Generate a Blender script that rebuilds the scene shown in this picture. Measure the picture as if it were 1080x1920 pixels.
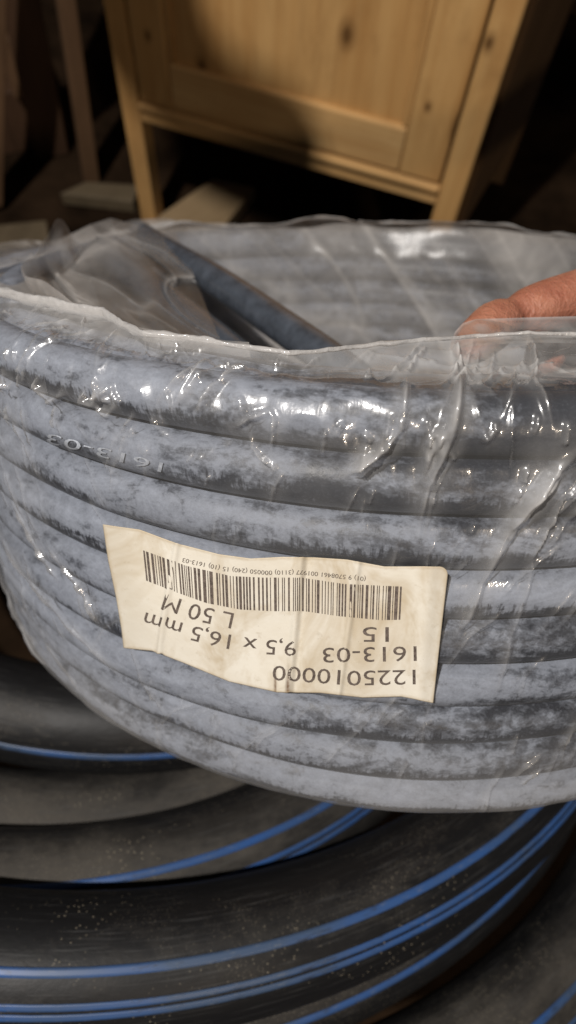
import bpy, bmesh, math, random
import numpy as np
from mathutils import Matrix, Vector
random.seed(4)
S = bpy.context.scene
for o in list(bpy.data.objects): bpy.data.objects.remove(o)
COL = S.collection
rad = math.radians

# ------------------------------------------------------------------ camera, world, light, exposure
CH = 0.80                                   # height of the camera above the floor
FPX = 1293.0                                # focal length in pixels of a 1080 px wide picture
MC = np.array([[0.99350119, 0.11382174, 0.0],
               [0.10278729, -0.89718617, 0.42952503],
               [0.04888929, -0.42673363, -0.90305495]])   # columns: picture right, picture down, viewing direction
CAM0 = np.array([0, 0, CH])
cd = bpy.data.cameras.new('camera'); cam = bpy.data.objects.new('camera', cd); COL.objects.link(cam)
cd.sensor_fit = 'HORIZONTAL'; cd.sensor_width = 6.0; cd.lens = 6.0 * FPX / 1080
cd.clip_start = 0.005; cd.clip_end = 60
cd.dof.use_dof = True; cd.dof.focus_distance = 0.193; cd.dof.aperture_fstop = cd.lens / 2.5
mw = Matrix.Identity(4)
for i in range(3):
    mw[i][0] = MC[i, 0]; mw[i][1] = -MC[i, 1]; mw[i][2] = -MC[i, 2]; mw[i][3] = CAM0[i]
cam.matrix_world = mw
S.camera = cam

W = bpy.data.worlds.new("World"); S.world = W; W.use_nodes = True
bg = W.node_tree.nodes['Background']; bg.inputs[0].default_value = (0.85, 0.9, 1.0, 1); bg.inputs[1].default_value = 0.045

LAMP = np.array([-0.45, -0.22, 1.90])
ld = bpy.data.lights.new('bulb_light', 'POINT'); ld.energy = 135; ld.shadow_soft_size = 0.022
ld.color = (1.0, 0.95, 0.90)
lo = bpy.data.objects.new('bulb_light', ld); COL.objects.link(lo); lo.location = LAMP
ld2 = bpy.data.lights.new('warm_bulb_light', 'POINT'); ld2.energy = 20; ld2.shadow_soft_size = 0.03
ld2.color = (1.0, 0.82, 0.64)
lo2 = bpy.data.objects.new('warm_bulb_light', ld2); COL.objects.link(lo2); lo2.location = (0.55, -1.0, 1.45)

S.render.engine = 'CYCLES'
S.view_settings.view_transform = 'Standard'; S.view_settings.look = 'None'
S.view_settings.exposure = 0; S.view_settings.gamma = 1
S.cycles.use_denoising = True
S.cycles.transparent_max_bounces = 24; S.cycles.max_bounces = 8
S.cycles.sample_clamp_indirect = 4; S.cycles.caustics_reflective = False; S.cycles.caustics_refractive = False

# ------------------------------------------------------------------ small maths
def ray(x, y):                              # world direction through a point of the picture
    return MC @ np.array([(x - 540) / FPX, (y - 960) / FPX, 1.0])
def at(x, y, d): return CAM0 + ray(x, y) * d          # d = depth along the view axis
def atz(x, y, z):
    r = ray(x, y); return CAM0 + r * ((z - CH) / r[2])

def vnoise(x, y, seed=0):
    """smooth 2D value noise in -1..1"""
    x = np.asarray(x, float); y = np.asarray(y, float)
    xi = np.floor(x).astype(np.int64); yi = np.floor(y).astype(np.int64)
    fx = x - xi; fy = y - yi
    fx = fx * fx * fx * (fx * (fx * 6 - 15) + 10); fy = fy * fy * fy * (fy * (fy * 6 - 15) + 10)
    def h(a, b):
        n = (a * 374761393 + b * 668265263 + seed * 1442695041) & 0x7fffffff
        n = ((n ^ (n >> 13)) * 1274126177) & 0x7fffffff
        n = n ^ (n >> 16)
        return (n & 0xffff) / 32767.5 - 1.0
    return (h(xi, yi) * (1 - fx) + h(xi + 1, yi) * fx) * (1 - fy) + (h(xi, yi + 1) * (1 - fx) + h(xi + 1, yi + 1) * fx) * fy
def fbm(x, y, seed=0, o=3):
    return sum(vnoise(x * 2 ** k, y * 2 ** k, seed + k * 17) * 0.5 ** k for k in range(o))
def smooth(a, b, x):
    t = np.clip((x - a) / (b - a), 0, 1); return t * t * (3 - 2 * t)

# ------------------------------------------------------------------ material helpers
def newmat(name):
    m = bpy.data.materials.new(name); m.use_nodes = True
    nt = m.node_tree; nt.nodes.clear()
    out = nt.nodes.new('ShaderNodeOutputMaterial')
    return m, nt, out
class N:
    def __init__(s, nt): s.nt = nt
    def n(s, t, **kw):
        x = s.nt.nodes.new(t)
        for k, v in kw.items(): setattr(x, k, v)
        return x
    def link(s, a, b): s.nt.links.new(a, b)
    def put(s, sock, v):
        if isinstance(v, bpy.types.NodeSocket): s.link(v, sock)
        else: sock.default_value = v
    def uv(s): return s.n('ShaderNodeTexCoord').outputs['UV']
    def obj(s): return s.n('ShaderNodeTexCoord').outputs['Object']
    def mapping(s, v, scale=(1, 1, 1), loc=(0, 0, 0), rot=(0, 0, 0)):
        m = s.n('ShaderNodeMapping'); s.link(v, m.inputs[0])
        m.inputs['Scale'].default_value = scale; m.inputs['Location'].default_value = loc; m.inputs['Rotation'].default_value = rot
        return m.outputs[0]
    def noise(s, v, scale=5, detail=4, rough=0.55, dist=0):
        x = s.n('ShaderNodeTexNoise'); s.link(v, x.inputs['Vector'])
        x.inputs['Scale'].default_value = scale; x.inputs['Detail'].default_value = detail
        x.inputs['Roughness'].default_value = rough; x.inputs['Distortion'].default_value = dist
        return x.outputs[0]
    def voronoi(s, v, scale):
        x = s.n('ShaderNodeTexVoronoi'); s.link(v, x.inputs['Vector']); x.inputs['Scale'].default_value = scale
        return x.outputs['Distance']
    def ramp(s, f, stops):
        x = s.n('ShaderNodeValToRGB'); s.link(f, x.inputs[0]); e = x.color_ramp.elements
        while len(e) < len(stops): e.new(0.5)
        for q, (p, c) in zip(e, stops):
            q.position = p; q.color = (*c, 1) if isinstance(c, tuple) else (c, c, c, 1)
        return x.outputs[0]
    def math(s, op, a, b=0.0, clamp=False):
        x = s.n('ShaderNodeMath', operation=op, use_clamp=clamp); s.put(x.inputs[0], a); s.put(x.inputs[1], b); return x.outputs[0]
    def mix(s, f, a, b, t='MIX'):
        x = s.n('ShaderNodeMix', data_type='RGBA', blend_type=t); s.put(x.inputs[0], f)
        for k, v in ((6, a), (7, b)):
            if isinstance(v, tuple): v = (*v, 1)
            s.put(x.inputs[k], v)
        return x.outputs[2]
    def bump(s, h, strength, dist):
        x = s.n('ShaderNodeBump'); s.link(h, x.inputs['Height']); x.inputs['Strength'].default_value = strength
        x.inputs['Distance'].default_value = dist; return x.outputs[0]
    def bsdf(s, col, rough=0.6, spec=0.5, normal=None, metal=0.0):
        x = s.n('ShaderNodeBsdfPrincipled')
        s.put(x.inputs['Base Color'], (*col, 1) if isinstance(col, tuple) else col)
        s.put(x.inputs['Roughness'], rough); s.put(x.inputs['Specular IOR Level'], spec); x.inputs['Metallic'].default_value = metal
        if normal is not None: s.link(normal, x.inputs['Normal'])
        return x
    def sep(s, v):
        x = s.n('ShaderNodeSeparateXYZ'); s.link(v, x.inputs[0]); return x.outputs
    def rnd(s): return s.n('ShaderNodeObjectInfo').outputs['Random']

def mat_hose():
    """black rubber with a pale blue grey bloom of dust, rubbed through in streaks and rows. UV in metres"""
    m, nt, out = newmat('dusty_rubber'); k = N(nt); uv = k.uv()
    off = k.n('ShaderNodeCombineXYZ'); k.link(k.math('MULTIPLY', k.rnd(), 7.3), off.inputs[0]); k.link(k.math('MULTIPLY', k.rnd(), 3.1), off.inputs[1])
    v = k.n('ShaderNodeVectorMath', operation='ADD'); k.link(uv, v.inputs[0]); k.link(off.outputs[0], v.inputs[1]); v = v.outputs[0]
    huge = k.noise(k.mapping(v, (6, 12, 1)), 1.0, 2, 0.5)
    big = k.noise(k.mapping(v, (46, 105, 1)), 1.0, 7, 0.66, 0.6)
    mid = k.noise(k.mapping(v, (260, 330, 1)), 1.0, 5, 0.7, 0.3)
    fine = k.noise(k.mapping(v, (1100, 1100, 1)), 1.0, 2, 0.6)
    lint = k.noise(k.mapping(v, (800, 150, 1)), 1.0, 3, 0.65, 0.3)
    vv = k.sep(uv)[1]
    # the flank below the crown is rubbed bare (v is measured round the hose from its crown, positive upward)
    wob = k.math('MULTIPLY', k.math('SUBTRACT', big, 0.5), 0.008)
    wob = k.math('ADD', wob, k.math('MULTIPLY', k.math('SUBTRACT', lint, 0.5), 0.012))
    d = k.math('ABSOLUTE', k.math('ADD', k.math('ADD', vv, wob), 0.0050))
    bare = k.math('SUBTRACT', 1.0, k.math('DIVIDE', d, 0.0048), clamp=True)
    bare = k.math('MULTIPLY', bare, k.ramp(k.noise(k.mapping(v, (11, 4, 1)), 1.0, 2), [(0.34, 0.15), (0.54, 1.0)]))
    s = k.math('ADD', k.math('MULTIPLY', big, 0.60), k.math('MULTIPLY', mid, 0.40))
    s = k.math('ADD', s, k.math('MULTIPLY', k.math('SUBTRACT', huge, 0.5), 0.38))
    s = k.math('SUBTRACT', s, k.math('MULTIPLY', bare, 0.27))
    s = k.math('SUBTRACT', s, k.math('ADD', 0.035, k.math('MULTIPLY', k.sep(k.obj())[0], 0.42)))  # light falloff from left to right, painted as thinning dust
    ox, oy, oz = k.sep(k.obj())                # the upper turns are rubbed cleaner towards the right
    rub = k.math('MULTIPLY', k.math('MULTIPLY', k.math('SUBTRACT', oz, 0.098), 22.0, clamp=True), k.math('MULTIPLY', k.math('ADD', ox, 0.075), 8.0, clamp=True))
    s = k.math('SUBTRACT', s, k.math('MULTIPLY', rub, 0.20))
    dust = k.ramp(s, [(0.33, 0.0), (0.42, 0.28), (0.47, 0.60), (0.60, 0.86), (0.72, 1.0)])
    dust = k.math('ADD', dust, k.math('MULTIPLY', k.math('SUBTRACT', fine, 0.5), 0.30), clamp=True)
    # stitched row pressed into the lowest turns
    uu = k.sep(uv)[0]
    st = k.math('GREATER_THAN', k.math('SINE', k.math('MULTIPLY', uu, 2 * math.pi / 0.0026)), 0.1)
    row = k.math('SUBTRACT', 1.0, k.math('DIVIDE', k.math('ABSOLUTE', k.math('ADD', vv, k.math('ADD', 0.0032, k.math('MULTIPLY', k.math('SINE', k.math('MULTIPLY', uu, math.pi / 0.0026)), 0.0003)))), 0.0009), clamp=True)
    low = k.math('LESS_THAN', k.sep(k.obj())[2], 0.034)
    sm = k.math('MULTIPLY', k.math('MULTIPLY', st, row), k.math('MULTIPLY', low, 0.75))
    dk = k.math('MULTIPLY', k.math('MULTIPLY', row, low), 0.85)
    dust = k.math('ADD', k.math('SUBTRACT', dust, dk), sm, clamp=True)
    col = k.mix(dust, (0.016, 0.019, 0.027), (0.29, 0.318, 0.378))
    rough = k.math('ADD', 0.42, k.math('MULTIPLY', dust, 0.3))
    hgt = k.math('ADD', k.math('MULTIPLY', mid, 0.6), k.math('MULTIPLY', fine, 0.4))
    b = k.bsdf(col, rough, 0.45, k.bump(hgt, 0.35, 0.0006))
    k.link(b.outputs[0], out.inputs[0]); return m

def mat_film(name, tint=(0.93, 0.93, 0.93), bumpamt=0.12, rough=0.10, refl=0.10, milkc=(0.70, 0.685, 0.67)):
    m, nt, out = newmat(name); k = N(nt); uv = k.uv()
    at_ = k.n('ShaderNodeAttribute', attribute_name='milk').outputs['Fac']
    n1 = k.noise(k.mapping(uv, (60, 60, 1)), 1.0, 4, 0.6, 1.2)
    n2 = k.noise(k.mapping(uv, (420, 140, 1)), 1.0, 3, 0.6, 0.6)
    nrm = k.bump(k.math('ADD', k.math('MULTIPLY', n1, 0.7), k.math('MULTIPLY', n2, 0.3)), bumpamt, 0.004)
    tr = k.n('ShaderNodeBsdfTransparent'); tr.inputs[0].default_value = (*tint, 1)
    gl = k.n('ShaderNodeBsdfAnisotropic'); gl.inputs['Color'].default_value = (1, 1, 1, 1)
    gl.inputs['Roughness'].default_value = rough; k.link(nrm, gl.inputs['Normal'])
    g2 = k.n('ShaderNodeBsdfAnisotropic'); g2.inputs['Color'].default_value = (1, 1, 1, 1); g2.inputs['Roughness'].default_value = 0.30; k.link(nrm, g2.inputs['Normal'])
    gm = k.n('ShaderNodeMixShader'); gm.inputs[0].default_value = 0.3; k.link(gl.outputs[0], gm.inputs[1]); k.link(g2.outputs[0], gm.inputs[2]); gl = gm
    lw = k.n('ShaderNodeLayerWeight'); lw.inputs['Blend'].default_value = 0.5; k.link(nrm, lw.inputs['Normal'])
    fac = k.math('ADD', refl, k.math('MULTIPLY', k.math('POWER', lw.outputs['Facing'], 4.0), 0.55))
    mx = k.n('ShaderNodeMixShader'); k.link(fac, mx.inputs[0]); k.link(tr.outputs[0], mx.inputs[1]); k.link(gl.outputs[0], mx.inputs[2])
    df = k.n('ShaderNodeBsdfDiffuse'); df.inputs[0].default_value = (*milkc, 1); k.link(nrm, df.inputs['Normal'])
    tl = k.n('ShaderNodeBsdfTranslucent'); tl.inputs[0].default_value = (*milkc, 1); k.link(nrm, tl.inputs['Normal'])
    dm = k.n('ShaderNodeMixShader'); dm.inputs[0].default_value = 0.4; k.link(df.outputs[0], dm.inputs[1]); k.link(tl.outputs[0], dm.inputs[2])
    f = k.math('MULTIPLY', at_, k.math('ADD', 0.45, k.math('MULTIPLY', n1, 1.1)), clamp=True)
    m2 = k.n('ShaderNodeMixShader'); k.link(f, m2.inputs[0]); k.link(mx.outputs[0], m2.inputs[1]); k.link(dm.outputs[0], m2.inputs[2])
    k.link(m2.outputs[0], out.inputs[0]); return m

def mat_paper():
    m, nt, out = newmat('aged_label_paper'); k = N(nt); uv = k.uv()
    a = k.noise(k.mapping(uv, (3, 2, 1)), 1.0, 5, 0.65); b = k.noise(k.mapping(uv, (26, 11, 1)), 1.0, 4, 0.7)
    c = k.noise(k.mapping(uv, (5, 1.2, 1), (3, 2, 0)), 1.0, 4, 0.7, 0.8)
    col = k.mix(k.ramp(a, [(0.35, 0.0), (0.7, 1.0)]), (0.60, 0.57, 0.50), (0.52, 0.475, 0.39))
    col = k.mix(k.math('MULTIPLY', k.ramp(c, [(0.46, 0.0), (0.70, 1.0)]), 0.65), col, (0.34, 0.26, 0.15))
    col = k.mix(k.math('MULTIPLY', k.ramp(b, [(0.60, 0.0), (0.76, 1.0)]), 0.4), col, (0.30, 0.24, 0.16))
    # brown run marks along the edge by the last digits
    u, w, _ = k.sep(uv)
    for u0, wd in ((0.500, 0.007), (0.540, 0.010)):
        s = k.math('MULTIPLY', k.math('SUBTRACT', 1.0, k.math('DIVIDE', k.math('ABSOLUTE', k.math('SUBTRACT', u, u0)), wd), clamp=True),
                   k.ramp(w, [(0.78, 0.0), (0.86, 0.5), (0.93, 1.0)]))
        col = k.mix(k.math('MULTIPLY', s, k.ramp(b, [(0.3, 0.3), (0.6, 1.0)])), col, (0.10, 0.045, 0.015))
    e = k.math('MINIMUM', k.math('MINIMUM', u, k.math('SUBTRACT', 1.0, u)), k.math('MULTIPLY', k.math('MINIMUM', w, k.math('SUBTRACT', 1.0, w)), 0.45))
    col = k.mix(k.math('MULTIPLY', k.ramp(k.math('ADD', e, k.math('MULTIPLY', k.math('SUBTRACT', b, 0.5), 0.02)), [(0.0, 1.0), (0.012, 0.0)]), 0.55), col, (0.33, 0.25, 0.14))
    sp = k.voronoi(k.mapping(uv, (40, 18, 1)), 1.0)
    col = k.mix(k.math('MULTIPLY', k.ramp(sp, [(0.03, 1.0), (0.05, 0.0)]), 0.5), col, (0.08, 0.06, 0.05))
    bs = k.bsdf(col, 0.62, 0.3, k.bump(b, 0.15, 0.0005))
    k.link(bs.outputs[0], out.inputs[0]); return m

def mat_simple(name, c, rough=0.6, spec=0.4, var=0.3, scale=60, bump=0.2):
    m, nt, out = newmat(name); k = N(nt); v = k.obj()
    a = k.noise(v, scale, 5, 0.6)
    dark = tuple(x * (1 - var) for x in c); lite = tuple(min(1, x * (1 + var)) for x in c)
    b = k.bsdf(k.mix(k.ramp(a, [(0.3, 0.0), (0.7, 1.0)]), dark, lite), rough, spec, k.bump(a, bump, 0.3 / scale))
    k.link(b.outputs[0], out.inputs[0]); return m

def mat_pipe(name, bias):
    """matt black polyethylene, dusted with pale earth in patches and grains"""
    m, nt, out = newmat(name); k = N(nt); uv = k.uv()
    off = k.n('ShaderNodeCombineXYZ'); k.link(k.math('MULTIPLY', k.rnd(), 9.3), off.inputs[0])
    v = k.n('ShaderNodeVectorMath', operation='ADD'); k.link(uv, v.inputs[0]); k.link(off.outputs[0], v.inputs[1]); v = v.outputs[0]
    up = k.n('ShaderNodeNewGeometry').outputs['Normal']
    nz = k.sep(up)[2]
    big = k.noise(k.mapping(v, (9, 22, 1)), 1.0, 5, 0.62, 0.5); mid = k.noise(k.mapping(v, (90, 130, 1)), 1.0, 5, 0.7)
    scr = k.noise(k.mapping(v, (30, 900, 1)), 1.0, 3, 0.6)
    grain = k.voronoi(k.mapping(v, (430, 470, 1)), 1.0); grain2 = k.voronoi(k.mapping(v, (900, 800, 1), (3, 1, 0)), 1.0)
    gm = k.ramp(k.noise(k.mapping(v, (16, 28, 1)), 1.0, 3), [(0.50, 0.0), (0.70, 1.0)])
    s = k.math('ADD', k.math('MULTIPLY', big, 0.75), k.math('MULTIPLY', mid, 0.25))
    s = k.math('ADD', s, k.math('MULTIPLY', k.math('SUBTRACT', nz, 0.75), 0.42))
    s = k.math('ADD', s, bias)     # dust lies on what faces up
    dust = k.ramp(k.math('ADD', s, k.math('MULTIPLY', k.math('SUBTRACT', k.noise(k.mapping(v, (260, 420, 1)), 1.0, 4, 0.75), 0.5), 0.16)), [(0.44, 0.0), (0.60, 0.3), (0.78, 1.0)])
    col = k.mix(k.math('MULTIPLY', dust, 0.8), (0.0055, 0.0055, 0.006), (0.062, 0.055, 0.046))
    col = k.mix(k.math('MULTIPLY', k.ramp(scr, [(0.56, 0.0), (0.70, 1.0)]), 0.45), col, (0.05, 0.05, 0.05))
    col = k.mix(k.math('MULTIPLY', k.ramp(grain, [(0.10, 1.0), (0.2, 0.0)]), k.math('MULTIPLY', gm, 0.8)), col, (0.26, 0.225, 0.165))
    col = k.mix(k.math('MULTIPLY', k.ramp(grain2, [(0.12, 1.0), (0.26, 0.0)]), k.math('MULTIPLY', k.ramp(big, [(0.45, 0.0), (0.6, 1.0)]), 0.5)), col, (0.17, 0.15, 0.115))
    b = k.bsdf(col, k.math('ADD', 0.5, k.math('MULTIPLY', dust, 0.35)), 0.25, k.bump(mid, 0.25, 0.001))
    k.link(b.outputs[0], out.inputs[0]); return m

def mat_stripe():
    m, nt, out = newmat('blue_stripe_polyethylene'); k = N(nt); uv = k.uv()
    mid = k.noise(k.mapping(uv, (70, 400, 1)), 1.0, 5, 0.7); big = k.noise(k.mapping(uv, (10, 40, 1)), 1.0, 4, 0.6)
    col = k.mix(k.ramp(big, [(0.32, 0.0), (0.60, 0.95)]), (0.014, 0.068, 0.235), (0.034, 0.055, 0.095))
    col = k.mix(k.ramp(mid, [(0.56, 0.0), (0.66, 0.75)]), col, (0.018, 0.022, 0.032))
    col = k.mix(k.ramp(k.noise(k.mapping(uv, (160, 900, 1)), 1.0, 4, 0.7), [(0.58, 0.0), (0.72, 0.6)]), col, (0.13, 0.135, 0.14))
    b = k.bsdf(col, 0.45, 0.4); k.link(b.outputs[0], out.inputs[0]); return m

def mat_wood(name, c1, c2, c3, along=2, knots=True, rough=0.55, sc=1.0, marks=()):
    m, nt, out = newmat(name); k = N(nt); v = k.obj()
    off = k.n('ShaderNodeCombineXYZ')
    for i in range(3): k.link(k.math('MULTIPLY', k.rnd(), 3.7 + i), off.inputs[i])
    a = k.n('ShaderNodeVectorMath', operation='ADD'); k.link(v, a.inputs[0]); k.link(off.outputs[0], a.inputs[1]); v = a.outputs[0]
    scl = [34 * sc] * 3; scl[along] = 2.2 * sc
    g = k.noise(k.mapping(v, tuple(scl)), 1.0, 5, 0.6, 0.9)
    scl2 = [170 * sc] * 3; scl2[along] = 6 * sc
    f = k.noise(k.mapping(v, tuple(scl2)), 1.0, 3, 0.6)
    p = k.noise(k.mapping(v, (5, 5, 5)), 1.0, 4, 0.6)
    col = k.mix(k.ramp(g, [(0.3, 0.0), (0.7, 1.0)]), c1, c2)
    col = k.mix(k.math('MULTIPLY', k.ramp(f, [(0.5, 0.0), (0.75, 1.0)]), 0.35), col, c3)
    col = k.mix(k.math('MULTIPLY', k.ramp(p, [(0.48, 0.0), (0.72, 1.0)]), 0.4), col, c3)
    if knots:
        s3 = [11.0] * 3; s3[along] = 5.0
        vo = k.voronoi(k.mapping(v, tuple(s3)), 1.0)
        col = k.mix(k.ramp(vo, [(0.05, 0.85), (0.13, 0.0)]), col, tuple(x * 0.35 for x in c3))
    p2 = k.noise(k.mapping(v, (9, 9, 3.5)), 1.0, 5, 0.7, 1.0)
    col = k.mix(k.math('MULTIPLY', k.ramp(p2, [(0.50, 0.0), (0.68, 1.0)]), 0.35), col, tuple(x * 0.6 for x in c3))
    ox, oy, oz = k.sep(k.obj())
    for mx_, mz_, mr_ in marks:                # single knots in the boards
        d_ = k.math('SQRT', k.math('ADD', k.math('POWER', k.math('SUBTRACT', ox, mx_), 2.0), k.math('POWER', k.math('MULTIPLY', k.math('SUBTRACT', oz, mz_), 0.6), 2.0)))
        d_ = k.math('ADD', d_, k.math('MULTIPLY', k.math('SUBTRACT', f, 0.5), 0.004))
        col = k.mix(k.math('SUBTRACT', 1.0, k.math('DIVIDE', d_, mr_ * 2.2), clamp=True), col, tuple(x * 0.45 for x in c3))
        col = k.mix(k.ramp(k.math('DIVIDE', d_, mr_), [(0.6, 0.55), (1.0, 0.0)]), col, tuple(x * 0.3 for x in c3))
    b = k.bsdf(col, rough, 0.35, k.bump(f, 0.15, 0.001))
    k.link(b.outputs[0], out.inputs[0]); return m

def mat_skin():
    m, nt, out = newmat('skin'); k = N(nt); v = k.obj()
    a = k.noise(v, 60, 4, 0.6); f = k.noise(v, 700, 3, 0.7); cr = k.noise(k.mapping(v, (420, 260, 380)), 1.0, 3, 0.6, 0.4)
    col = k.mix(k.ramp(a, [(0.35, 0.0), (0.65, 1.0)]), (0.37, 0.16, 0.10), (0.23, 0.078, 0.048))
    b = k.bsdf(col, 0.48, 0.4, k.bump(k.math('ADD', k.math('MULTIPLY', f, 0.4), k.math('MULTIPLY', cr, 0.6)), 0.65, 0.0022))
    b.inputs['Subsurface Weight'].default_value = 0.12; b.inputs['Subsurface Radius'].default_value = (0.006, 0.002, 0.001)
    b.inputs['Subsurface Scale'].default_value = 1.0
    k.link(b.outputs[0], out.inputs[0]); return m

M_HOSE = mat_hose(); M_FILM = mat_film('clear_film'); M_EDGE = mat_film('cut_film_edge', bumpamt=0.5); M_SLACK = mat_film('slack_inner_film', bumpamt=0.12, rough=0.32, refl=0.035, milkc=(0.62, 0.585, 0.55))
M_PAPER = mat_paper(); M_INK = mat_simple('printed_ink', (0.098, 0.078, 0.066), 0.6, 0.3, 0.5, 900, 0.0)
M_LETTER = mat_simple('chalky_raised_rubber', (0.34, 0.365, 0.41), 0.7, 0.3, 0.3, 900, 0.2)
M_PIPE = mat_pipe('black_polyethylene', -0.085); M_PIPE_DUSTY = mat_pipe('dusty_black_polyethylene', 0.13); M_STRIPE = mat_stripe()
M_PINE = mat_wood('pale_pine', (0.52, 0.315, 0.125), (0.41, 0.22, 0.075), (0.28, 0.13, 0.038), marks=((0.288, 0.352, 0.006), (0.115, 0.275, 0.005), (0.392, 0.305, 0.003), (0.437, 0.385, 0.004), (0.25, 0.42, 0.005), (0.052, 0.30, 0.003)))
M_PINE_X = mat_wood('pale_pine_rail', (0.57, 0.365, 0.16), (0.46, 0.265, 0.10), (0.31, 0.155, 0.05), along=0)
M_SHADEWOOD = mat_wood('shaded_side_wood', (0.22, 0.135, 0.07), (0.17, 0.10, 0.05), (0.12, 0.07, 0.035))  # pine on the unlit sides, its shade put into a darker colour
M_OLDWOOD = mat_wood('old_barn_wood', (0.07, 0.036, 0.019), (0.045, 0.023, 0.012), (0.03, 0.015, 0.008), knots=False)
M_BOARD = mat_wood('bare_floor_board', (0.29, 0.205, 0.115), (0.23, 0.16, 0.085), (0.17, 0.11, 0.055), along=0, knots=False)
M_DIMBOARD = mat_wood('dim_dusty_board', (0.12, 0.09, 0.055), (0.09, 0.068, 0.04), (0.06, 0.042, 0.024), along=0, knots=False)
M_FLOOR = mat_simple('dark_dirt_floor', (0.018, 0.0105, 0.0058), 0.95, 0.04, 0.6, 12, 0.6)
M_SKIN = mat_skin(); M_SLEEVE = mat_simple('dark_sleeve_cloth', (0.03, 0.035, 0.05), 0.9, 0.2, 0.3, 200, 0.3)

# ------------------------------------------------------------------ mesh helpers
def link(name, me, mat=None, parent=None, smooth_=True):
    o = bpy.data.objects.new(name, me); COL.objects.link(o)
    if mat is not None and not me.materials: me.materials.append(mat)
    if smooth_ and len(me.polygons): me.polygons.foreach_set('use_smooth', [True] * len(me.polygons))
    if parent is not None: o.parent = parent
    return o
def empty(name, loc=(0, 0, 0), basis=None):
    o = bpy.data.objects.new(name, None); COL.objects.link(o); o.empty_display_size = 0.02
    m = Matrix.Identity(4)
    for i in range(3):
        m[i][3] = float(loc[i])
        if basis is not None:
            for j in range(3): m[i][j] = float(basis[i][j])
    o.matrix_world = m
    return o
def tag(o, label=None, cat=None, group=None, kind=None):
    for k_, v in (('label', label), ('category', cat), ('group', group), ('kind', kind)):
        if v: o[k_] = v
    return o
def grid(name, P, closed_u=False, closed_v=False, uv=None, attr=None):
    """P: (nu, nv, 3) -> mesh; uv: (nu, nv, 2); with closed directions the uv seam uses an extra row in uv (nu+1 / nv+1)"""
    nu, nv = P.shape[:2]
    iu = np.arange(nu if closed_u else nu - 1); iv = np.arange(nv if closed_v else nv - 1)
    A, B = np.meshgrid(iu, iv, indexing='ij'); A2 = A + 1; B2 = B + 1
    idx = lambda a, b: (a % nu) * nv + (b % nv)
    F = np.stack([idx(A, B), idx(A2, B), idx(A2, B2), idx(A, B2)], -1).reshape(-1, 4)
    me = bpy.data.meshes.new(name)
    me.vertices.add(nu * nv); me.vertices.foreach_set('co', P.reshape(-1).astype(np.float32))
    me.loops.add(F.size); me.loops.foreach_set('vertex_index', F.reshape(-1).astype(np.int32))
    me.polygons.add(len(F)); me.polygons.foreach_set('loop_start', np.arange(0, F.size, 4, dtype=np.int32))
    me.polygons.foreach_set('loop_total', np.full(len(F), 4, np.int32))
    if uv is not None:
        l = me.uv_layers.new(name='UVMap')
        w = np.stack([uv[A, B], uv[A2, B], uv[A2, B2], uv[A, B2]], -2).reshape(-1, 2)
        l.data.foreach_set('uv', w.reshape(-1).astype(np.float32))
    if attr is not None:
        a = me.attributes.new(attr[0], 'FLOAT', 'POINT'); a.data.foreach_set('value', attr[1].reshape(-1).astype(np.float32))
    me.update(calc_edges=True); me.validate()
    return me
def tube(name, pts, r, nv=18, closed=False, caps=True, ref=(0, 0, 1), uvscale=True):
    """round tube along pts (n,3); v of the UV is measured round the tube from the ref side"""
    pts = np.asarray(pts, float); n = len(pts)
    rr = np.full(n, r) if np.isscalar(r) else np.asarray(r, float)
    t = np.gradient(pts, axis=0) if not closed else np.roll(pts, -1, 0) - np.roll(pts, 1, 0)
    t /= np.linalg.norm(t, axis=1)[:, None]
    ref = np.broadcast_to(np.asarray(ref, float), pts.shape)
    b = np.cross(t, ref); b /= np.linalg.norm(b, axis=1)[:, None] + 1e-12; nn = np.cross(b, t)
    ph = np.linspace(0, 2 * np.pi, nv, endpoint=False)
    P = pts[:, None] + rr[:, None, None] * (np.cos(ph)[None, :, None] * nn[:, None] + np.sin(ph)[None, :, None] * b[:, None])
    seg = np.r_[0, np.cumsum(np.linalg.norm(np.diff(pts, axis=0), axis=1))]
    if closed: seg = np.r_[seg, seg[-1] + np.linalg.norm(pts[0] - pts[-1])]
    elif caps:
        P = np.concatenate([np.repeat(pts[:1, None], nv, 1), P, np.repeat(pts[-1:, None], nv, 1)]); seg = np.r_[seg[0], seg, seg[-1]]
    pv = np.linspace(0, 2 * np.pi, nv + 1) * rr.mean()
    uv = np.stack(np.broadcast_arrays(seg[:, None], pv[None]), -1)
    return grid(name, P, closed, True, uv)
def polybox(name, pts8, bevel=0.0):
    """a hexahedron from 8 corners (bottom four, then top four), its edges rounded"""
    bm = bmesh.new(); v = [bm.verts.new(tuple(float(c) for c in p)) for p in pts8]
    for f in ((0, 3, 2, 1), (4, 5, 6, 7), (0, 1, 5, 4), (1, 2, 6, 5), (2, 3, 7, 6), (3, 0, 4, 7)): bm.faces.new([v[i] for i in f])
    bmesh.ops.recalc_face_normals(bm, faces=bm.faces)
    if bevel: bmesh.ops.bevel(bm, geom=bm.edges[:], offset=bevel, segments=2, affect='EDGES', profile=0.5)
    me = bpy.data.meshes.new(name); bm.to_mesh(me); bm.free(); return me
def box(name, x0, x1, y0, y1, z0, z1, bevel=0.002, taper=None):
    p = [(x0, y0, z0), (x1, y0, z0), (x1, y1, z0), (x0, y1, z0), (x0, y0, z1), (x1, y0, z1), (x1, y1, z1), (x0, y1, z1)]
    if taper:                              # (dx0, dx1) drawn in at the bottom
        for i in (0, 3): p[i] = (p[i][0] + taper[0], p[i][1], p[i][2])
        for i in (1, 2): p[i] = (p[i][0] - taper[1], p[i][1], p[i][2])
    return polybox(name, p, bevel)

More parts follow.
